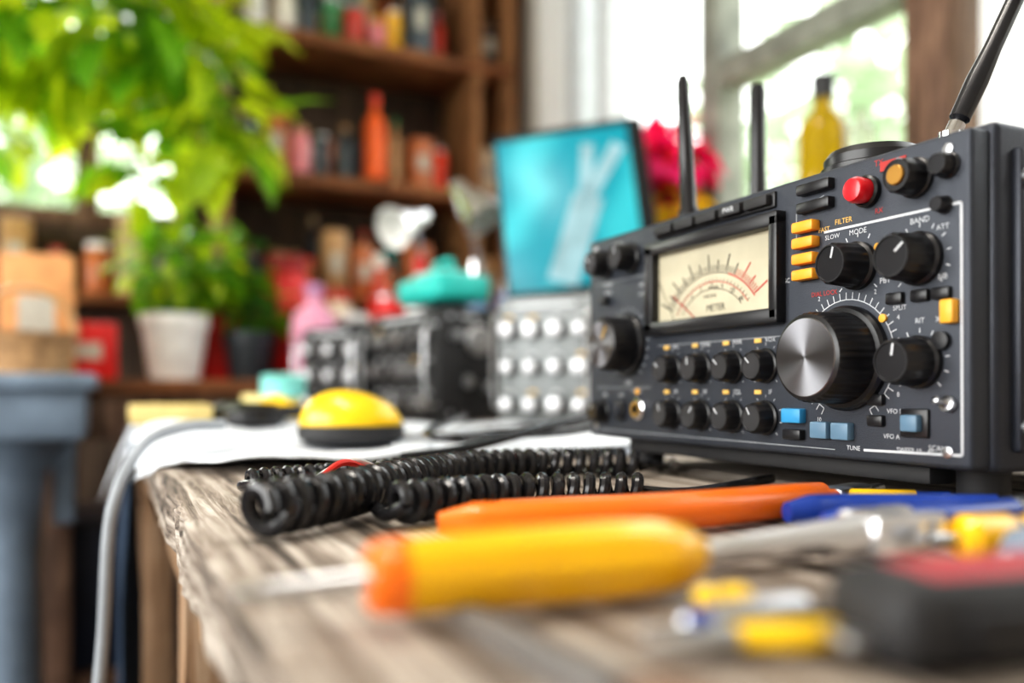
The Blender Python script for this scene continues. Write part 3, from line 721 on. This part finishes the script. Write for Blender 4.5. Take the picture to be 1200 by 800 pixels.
def foliage(o, c, R, n, L, wd, mats, lobed=False, seed=1, stems=True, root=None):
    rd = random.Random(seed); c = Vector(c); root = Vector(root) if root is not None else c
    for i in range(n):
        v = Vector((rd.gauss(0, 1), rd.gauss(0, 1), rd.gauss(0, 1))).normalized()*(rd.random()**.45)
        p = c+Vector((v.x*R[0], v.y*R[1], v.z*R[2]))
        d = (v+Vector((rd.uniform(-.5, .5), rd.uniform(-.5, .5), rd.uniform(-.8, .2))))
        vs, fs = leafv(p, d, Vector((rd.uniform(-.4, .4), rd.uniform(-.4, .4), 1)), L*rd.uniform(.7, 1.25), wd*rd.uniform(.7, 1.25), lobed)
        o.add(vs, fs, rd.choice(mats))
        if stems and i % 4 == 0: o.tube(smooth([root, root.lerp(p, .5)+Vector((0, 0, .03)), p], 4), .0018, stem_m, 5)

# hanging plant (upper left)
c = ahead(-.93, 1.95, .76)
o = B('hanging_plant')
pc = c+Vector((0, 0, .24))
o.lathe([(0, 0), (.10, 0), (.14, .12), (.15, .125), (.15, .14), (.13, .14), (.125, .12), (0, .12)], pc, (0, 0, 1), mat('terracotta', (.5, .2, .1), .8), 32)
for k in range(3):
    a = k*2.094; o.tube([pc+Vector((.14*math.cos(a), .14*math.sin(a), .13)), Vector((pc.x, pc.y, pc.z+.45))], .002, steel, 6)
o.tube([Vector((pc.x, pc.y, pc.z+.44)), Vector((pc.x, pc.y, HC))], .003, steel, 6)
rt = pc+Vector((0, 0, .13))
foliage(o, c+Vector((0, 0, .08)), (.27, .33, .18), 210, .15, .13, [leaf_hi, leaf_hi, leaf_g], True, 3, root=rt)
foliage(o, ahead(-.66, 1.95, .62), (.10, .12, .14), 38, .13, .11, [leaf_hi, leaf_hi, leaf_g], True, 5, root=rt)
foliage(o, ahead(-.86, 1.95, .50), (.07, .06, .09), 16, .12, .10, [leaf_hi, leaf_g], True, 6, root=rt)
foliage(o, ahead(-1.2, 1.95, .60), (.10, .10, .08), 18, .12, .10, [leaf_hi, leaf_g], True, 8, root=rt)
o.done(recalc=False)

# ---------------------------------------------------------------- SHELF UNIT
e = empty('wooden_shelf_unit', (-2.29, .33, 0)); o = B('frame')
SX0, SX1, SY0, SY1 = -2.44, -2.15, -.09, .77
SH = [.12, .5, .82, 1.13, 1.475, 1.875, 2.25]
for z in SH: spanbox(o, SX0, SX1, SY0, SY1, z-.035, z, shelf_w, .003)
for yy in (SY0, .655, SY1-.0):
    w = .03; spanbox(o, SX0+.005, SX1-.003, yy-w/2, yy+w/2, 0, 2.3, wood('shelf_post', (.16, .07, .03), (.36, .17, .07), (.5, .27, .13), (30, 30, 3)), .003)
spanbox(o, SX0, SX0+.01, SY0, SY1, .05, 2.3, wallb_m); o.done(e)
pal = [('cream', (.8, .68, .5)), ('rust', (.5, .15, .05)), ('ochre', (.9, .5, .03)), ('darkbrown', (.06, .035, .025)), ('slate', (.06, .08, .10)), ('brick', (.55, .05, .03)),
       ('bone', (.85, .82, .76)), ('kraft', (.5, .29, .13)), ('bottlegreen', (.03, .2, .06)), ('ink', (.02, .02, .03)), ('scarlet', (.9, .06, .02)), ('tealish', (.04, .42, .42)), ('rose', (.85, .3, .35)), ('white', (.85, .85, .85)), ('tan', (.6, .42, .25))]
PM = [mat('clutter_'+n, c, .3) for n, c in pal]
rd = random.Random(12)
def clutter(x, ya_, yb_, z, gap, rr=(.022, .045), hr=(.35, .9)):
    y = ya_
    while y < yb_-.09:
        w = rd.uniform(*rr); kind = rd.random(); h = rd.uniform(*hr)*gap; m = rd.choice(PM)
        l = (x, y+w, z)
        if kind < .3: jar(l, w*.9, min(h, .15), m, rd.choice(PM))
        elif kind < .6: bottle(l, w*.8, min(h, .28), m, rd.choice(PM))
        elif kind < .8: can(l, w*.9, min(h, .13), m)
        else: carton(l, (.085, w*1.8, min(h, .24)), rd.choice((PM[7], PM[14], PM[1], PM[4], PM[6])))
        y += 2*w+rd.uniform(.002, .018)
for zi, z in enumerate(SH[:-1]):
    gap = SH[zi+1]-z-.06
    clutter(SX0+.09, SY0+.04, .64, z, gap, hr=(.5, 1.)); clutter(SX1-.07, SY0+.04, .64, z, gap, hr=(.3, .7))
for z, k in ((1.13, 7), (1.475, 0), (1.875, 3)): carton((-2.26, .712, z), (.12, .07, .15), PM[k])
bottle((-2.16, .33, 1.475), .032, .25, mat('orange_bottle', (.9, .14, .02), .4), PM[10], 'spray_bottle')
o = B('yellow_hard_hat'); o.lathe([(0, 0), (.13, 0), (.13, .006), (.1, .012), (.095, .05), (.06, .09), (0, .1)], (-2.28, .30, 2.25), (0, 0, 1), mat('ochre_hat', (.8, .45, .02), .4), 32); o.done()
# display shelf under the rear window
o = B('display_shelf'); spanbox(o, X0, X0+.17, -1.2, -.13, 1.10, 1.125, shelf_w, .003)
for yy in (-1.1, -.65, -.2): o.box((X0+.06, yy, 1.05), (.12, .02, .10), trim_b, .002)
o.done()
clutter(X0+.09, -1.18, -.14, 1.125, .24, rr=(.03, .05), hr=(.5, .95))
o = B('tool_rack'); spanbox(o, X0, X0+.02, -1.15, -.55, .93, 1.04, trim_b, .002)
for k in range(9):
    yy = -1.1+k*.065; o.tube([(X0+.035, yy, 1.0), (X0+.035, yy, .86)], .006, steel, 8); o.tube([(X0+.035, yy, 1.0), (X0+.035, yy, 1.07)], .012, rd.choice((PM[10], PM[2], PM[9], blue_pl)), 10)
    o.box((X0+.025, yy, 1.0), (.02, .014, .014), black_mt)
o.done()

# ---------------------------------------------------------------- BACK BENCH + plants
e = empty('potting_bench', (-1.94, .05, 0)); o = B('frame'); BT = .885
spanbox(o, -2.13, -1.77, -.50, .70, BT-.03, BT, shelf_w, .004)
for x in (-2.1, -1.8):
    for y in (-.47, .67): spanbox(o, x-.025, x+.025, y-.025, y+.025, 0, BT-.03, trim_b, .003)
spanbox(o, -2.11, -1.79, -.48, .68, .22, .245, trim_b); spanbox(o, -1.80, -1.785, -.48, .68, BT-.13, BT-.03, trim_b); o.done(e)
navy = mat('navy_bin', (.012, .02, .045), .5)
for y in (-.33, .0, .33):
    o = B('storage_bin'); o.box((-1.95, y, .245+.16), (.26, .28, .32), navy, .01, taper=1.06); o.box((-1.95, y, .245+.325), (.3, .31, .02), PM[9], .004); o.done()
o = pot((-1.90, -.232, BT), .078, .155, white_pl, 'potted_plant')
foliage(o, (-1.90, -.22, BT+.27), (.10, .13, .09), 150, .06, .04, [leaf_hi, leaf_g, leaf_g], False, 11, root=(-1.90, -.232, BT+.14)); o.done(recalc=False)
o = pot((-2.04, -.12, BT), .08, .17, mat('red_glaze', (.65, .02, .02), .35), 'potted_plant')
foliage(o, (-2.03, -.10, BT+.27), (.08, .11, .10), 120, .06, .04, [leaf_d, leaf_g], False, 12, root=(-2.04, -.12, BT+.15)); o.done(recalc=False)
o = pot((-1.93, -.055, BT), .065, .12, mat('dark_glaze', (.03, .04, .05), .4), 'leafy_herb_pot')
foliage(o, (-1.93, -.04, BT+.17), (.07, .08, .05), 60, .06, .035, [leaf_d, leaf_g], False, 13, root=(-1.93, -.06, BT+.11)); o.done(recalc=False)
redp = mat('red_petal', (.85, .01, .03), .5)
jar((-2.04, .055, BT), .065, .33, red_pl, mat('dark_red_lid', (.35, .01, .01), .4), 'red_canister')
carton((-1.93, -.42, BT), (.12, .13, .13), red_pl, 'red_toolbox')
bottle((-1.84, .085, BT), .055, .24, mat('pink_bottle', (.8, .36, .52), .4), mat('mauve_cap', (.5, .25, .45), .4), 'squeeze_bottle')
jar((-1.86, .19, BT), .045, .17, PM[4], white_pl); can((-1.9, .3, BT), .055, .22, red_pl); bottle((-1.87, .41, BT), .045, .27, PM[9], white_pl)
can((-1.88, .53, BT), .05, .16, mat('blue_can', (.03, .12, .4), .4)); jar((-2.05, .19, BT), .045, .25, PM[0], PM[5]); jar((-2.05, .42, BT), .055, .28, PM[13], white_pl)
bottle((-2.04, .55, BT), .04, .32, PM[10], PM[9]); jar((-2.05, .64, BT), .035, .2, PM[6], steel); bottle((-2.05, .31, BT), .035, .36, PM[5], PM[6])

def lamp(bx, by, bz, hx, hy, hz, aim, m, name='desk_lamp'):
    o = B(name); b0 = Vector((bx, by, bz)); h0 = Vector((hx, hy, hz)); el = (b0+h0)/2+Vector((-.06, .02, .06))
    o.lathe([(0, 0), (.05, 0), (.05, .01), (.03, .016), (0, .018)], b0, (0, 0, 1), m, 28)
    o.tube([b0+Vector((0, 0, .012)), el, h0], .006, m, 8); a = Vector(aim).normalized()
    o.lathe([(0, -.03), (.018, -.03), (.022, 0), (.04, .045), (.046, .075), (.043, .075, white_pl), (.025, .03, white_pl), (0, .02, white_pl)], h0, a, m, 28); o.done()
q = ahead(-.21, 1.85, .37); lamp(-1.64, .33, TABLE, q.x, q.y, q.z, (.4, -.7, -.35), chrome)
q = ahead(-.10, 1.75, .40); lamp(-1.60, .50, TABLE, q.x, q.y, q.z, (.5, .4, -.7), chrome)
bottle((-1.42, .34, TABLE), .036, .34, mat('clear_blue_plastic', (.2, .35, .55), .2), chrome)
can((-1.44, .44, TABLE), .04, .28, mat('blue_can', (.03, .12, .4), .4))
bottle((-1.52, .25, TABLE), .035, .36, PM[13], red_pl)
o = B('teal_tool_case')
tz = TABLE+.008+.195+.018
o.box((-1.22, .19, tz+.024), (.18, .11, .048), teal_m, .012, 3, rot=(0, 0, .1)); o.box((-1.22, .19, tz+.052), (.11, .07, .012), mat('pale_teal', (.25, .7, .65), .4), .004, rot=(0, 0, .1))
o.tube(smooth([(-1.27, .19, tz+.05), (-1.26, .19, tz+.075), (-1.18, .19, tz+.075), (-1.17, .19, tz+.05)], 5), .006, teal_m, 8); o.done()
o = B('tape_roll'); l = onT(-.40, 1.42, .02)
o.lathe([(.028, 0), (.048, 0), (.048, .035), (.028, .035), (.028, 0)], l, (0, 0, 1), mat('pale_yellow_tape', (.8, .68, .3), .5), 32)
o.done()
o = B('tape_roll'); l = onT(-.37, 1.38, .055)
o.lathe([(.02, 0), (.035, 0), (.035, .03), (.02, .03), (.02, 0)], l, (.15, 0, 1), mat('pale_teal', (.25, .7, .65), .4), 32)
o.done()
o = B('yellow_clamp'); l = onT(-.325, 1.18, .016); o.tube(smooth([l+Vector((-.06, -.02, .012)), l+Vector((-.02, 0, .03)), l+Vector((.03, .01, .02)), l+Vector((.06, .03, .01))], 6), .011, yellow_pl, 10)
o.tube(smooth([l+Vector((-.06, .03, .012)), l+Vector((-.02, .01, .015)), l+Vector((.03, -.01, .015)), l+Vector((.07, -.03, .01))], 6), .009, black_pl, 10); o.done()
o = B('over_ear_headphones'); l = onT(-.33, 1.10, .016)
arc = [l+Vector((.07*math.cos(t_), .10*math.sin(t_), .02)) for t_ in [math.pi*k/14 for k in range(15)]]
o.tube(arc, .008, black_mt, 10)
for sg in (-1, 1): o.lathe([(0, 0), (.03, 0), (.036, .008), (.036, .020), (.025, .028), (0, .029)], l+Vector((sg*.07, -.012, .002)), (0, 0, 1), black_pl, 24)
o.done()
o = B('yellow_parts_tray'); l = onT(-.45, 1.12, .018)
for dx, dy, sx_, sy_, sz_, dz_ in ((0, 0, .13, .09, .006, .004), (.065, 0, .006, .09, .022, .014), (-.065, 0, .006, .09, .022, .014), (0, .045, .13, .006, .022, .014), (0, -.045, .13, .006, .022, .014)): o.box(l+Vector((dx, dy, dz_)), (sx_, sy_, sz_), mat('mustard_tray', (.75, .6, .25), .5), .002)
o.done()
# window-sill things
o = B('oil_bottle'); gl = mat('amber_oil', (.50, .33, .008), .08, trans=.35, var=.05)
o.lathe([(0, 0), (.038, 0), (.042, .005), (.042, .125), (.038, .14), (.017, .165), (.016, .18), (.019, .18, black_pl), (.021, .22, black_pl), (0, .222, black_pl)], (-.85, .76, SILL), (0, 0, 1), gl, 32); o.done()
o = B('glass_vial'); o.lathe([(0, 0), (.022, 0), (.022, .11), (.01, .12), (.01, .14), (0, .14)], (-.775, .77, SILL), (0, 0, 1), mat('pale_glass', (.5, .56, .4), .1, trans=.6), 24); o.done()
o = pot((-1.33, .765, SILL), .055, .08, mat('white_glaze', (.8, .8, .8), .3), 'window_sill_flowers')
pinkp = mat('magenta_petal', (.9, .02, .2), .5)
foliage(o, (-1.33, .75, SILL+.10), (.10, .05, .06), 70, .06, .035, [leaf_g, leaf_d], False, 31, root=(-1.33, .765, SILL+.07))
foliage(o, (-1.31, .73, SILL+.15), (.14, .06, .07), 100, .07, .065, [pinkp, pinkp, redp], False, 32, root=(-1.33, .765, SILL+.07))
foliage(o, (-1.22, .72, SILL+.06), (.07, .04, .03), 30, .045, .04, [mat('yellow_petal', (.9, .6, .02), .5)], False, 33, root=(-1.33, .765, SILL+.07)); o.done(recalc=False)

# ---------------------------------------------------------------- blue stand on the left
l = ahead(-1.02, 1.62)
e = empty('blue_machine_stand', (l.x, l.y, 0)); o = B('stand'); blm = mat('blue_grey_paint', (.19, .25, .33), .5, var=.2, vscale=15)
o.box((l.x, l.y, .878), (.34, .42, .03), blm, .006); o.box((l.x, l.y, .82), (.30, .38, .10), blm, .01)
o.lathe([(.12, 0), (.12, .03), (.06, .06), (.05, .3), (.045, .55), (.06, .7), (.11, .78)], (l.x+.03, l.y+.06, 0), (0, 0, 1), blm, 28)
for dy in (-.15, .15): o.box((l.x, l.y+dy, .7), (.04, .04, .2), blm, .006)
o.done(e)
zt = .893
o = B('wicker_basket'); o.lathe([(0, 0), (.07, 0), (.085, .07), (.09, .075), (.08, .075), (.065, .01), (0, .01)], (l.x+.07, l.y+.09, zt), (0, 0, 1), mat('wicker', (.5, .3, .15), .8, var=.4, vscale=60, bump=1, bscale=80), 32)
o.tube([Vector((l.x+.07, l.y+.09+.085*math.cos(a_), zt+.07+.09*math.sin(a_))) for a_ in [math.pi*k/12 for k in range(13)]], .006, PM[7], 8); o.done()
carton((l.x-.09, l.y+.1, zt), (.12, .13, .24), mat('peach_box', (.7, .33, .13), .6), 'peach_storage_box')
can((l.x+.02, l.y-.07, zt), .035, .07, PM[2], 'tin_can')
carton((l.x-.09, l.y-.08, zt), (.12, .1, .3), mat('pale_blue_box', (.4, .5, .6), .6), 'blue_storage_box')

o = B('grey_hose')
o.tube(smooth([onT(-.27, .80, .03), onT(-.300, .77, .028), onT(-.322, .74, .012), onT(-.333, .71, -.04), onT(-.336, .70, -.15), onT(-.345, .69, -.3), onT(-.36, .7, -.6), onT(-.3, .8, -.78)], 10), .0052, mat('grey_rubber', (.36, .39, .43), .5), 12); o.done()
o = B('blue_work_cloth'); vs = []; fs = []; nx, ny = 24, 24
for j in range(ny+1):
    for i in range(nx+1):
        x = -1.35+.5*i/nx; s_ = j/ny*.65
        fold = .012*math.sin(x*55+j*.12)
        if s_ < .1: p = (x, TY0+.1-s_, TABLE+.002)
        else: p = (x, TY0-.012+fold*min(1, (s_-.1)*5), TABLE+.002-(s_-.1))
        vs.append(p)
for j in range(ny):
    for i in range(nx):
        a = j*(nx+1)+i; fs.append([a, a+1, a+nx+2, a+nx+1])
o.add(vs, fs, mat('navy_cloth', (.03, .055, .10), .9, bump=.4)); ob = o.done(); ob.modifiers.new('s', 'SOLIDIFY').thickness = .002

# ---------------------------------------------------------------- outside
o = B('ground'); o.box((-1, 0, -.12), (40, 40, .04), mat('garden_ground', (.3, .36, .2), .95, var=.3, vscale=1)); o.done()
for i, (x, y) in enumerate(((-5.2, 5.2), (-1.6, 7.0), (-7.5, -1.2), (-3.6, 4.0))):
    o = B('garden_tree'); o.tube(smooth([(x, y, -.1), (x+.1, y, 1), (x, y, 2.2)], 6), [.12-.003*k for k in range(13)], trim_b, 12)
    foliage(o, (x, y, 2.2), (1.3, 1.3, 1.1), 600, .28, .2, [leaf_o], False, 50+i, stems=False); o.done(recalc=False)

# ---------------------------------------------------------------- added ceiling lamp + lights
o = B('added_ceiling_light'); o.box((-.2, -.6, HC-.03), (1.2, .22, .05), white_pl, .006); o.box((-.2, -.6, HC-.058), (1.14, .16, .008), mat('added_lamp_diffuser', (.9, .9, .9), .5, emit=2.), .002); o.done()  # unseen fixture with glowing panel, added to go with the interior fill
def area(name, loc, size, rot, en, col=(1, 1, 1)):
    l = bpy.data.lights.new(name, 'AREA'); l.shape = 'RECTANGLE'; l.size, l.size_y = size; l.energy = en; l.color = col
    ob = bpy.data.objects.new(name, l); ob.location = loc; ob.rotation_euler = rot; COL.objects.link(ob)
area('added_ceiling_fill', (-.2, -.6, HC-.07), (1.1, .15), (0, 0, 0), 18, (1, .93, .84))  # fill light added under the ceiling to brighten the interior
area('added_fill_left', (-.2, Y0+.03, 1.55), (2.8, 1.4), (math.radians(90), 0, 0), 62, (1, .985, .97))  # soft fill added inside the unseen left window
area('window_daylight_back', (X0-.12, (BY0+BY1)/2, 1.74), (1.0, .75), (math.radians(90), 0, math.radians(-90)), 22, (1, 1, .97))
w = bpy.data.worlds.new('sky'); scene.world = w; w.use_nodes = True; N = w.node_tree.nodes; L = w.node_tree.links
bg = N['Background']; tc = N.new('ShaderNodeTexCoord'); sp = N.new('ShaderNodeSeparateXYZ'); rp = N.new('ShaderNodeValToRGB')
L.new(tc.outputs['Generated'], sp.inputs[0]); L.new(sp.outputs['Z'], rp.inputs[0]); L.new(rp.outputs[0], bg.inputs[0])
rp.color_ramp.elements[0].color = (.98, 1, .94, 1); rp.color_ramp.elements[1].color = (.93, .96, 1, 1); bg.inputs[1].default_value = 3.9
s = bpy.data.lights.new('sun', 'SUN'); s.energy = 3; s.angle = .1; s.color = (1, .95, .85); so = bpy.data.objects.new('sun', s); COL.objects.link(so)
so.rotation_euler = Vector((.35, -.55, -1)).to_track_quat('-Z', 'Y').to_euler()

# ---------------------------------------------------------------- camera
cd = bpy.data.cameras.new('camera'); cam = bpy.data.objects.new('camera', cd); COL.objects.link(cam)
cd.sensor_width = 36; cd.lens = 30; cd.shift_y = 57/1200
cam.location = ahead(0, 0, 0); cam.rotation_euler = (math.radians(90), 0, math.atan2(.9057, .4239)); cd.clip_start = .01
cd.dof.use_dof = True; cd.dof.focus_distance = .475; cd.dof.aperture_fstop = 2.5
scene.camera = cam
scene.view_settings.view_transform = 'Standard'
try: scene.view_settings.look = 'Medium High Contrast'
except Exception as ex: print('look', ex)
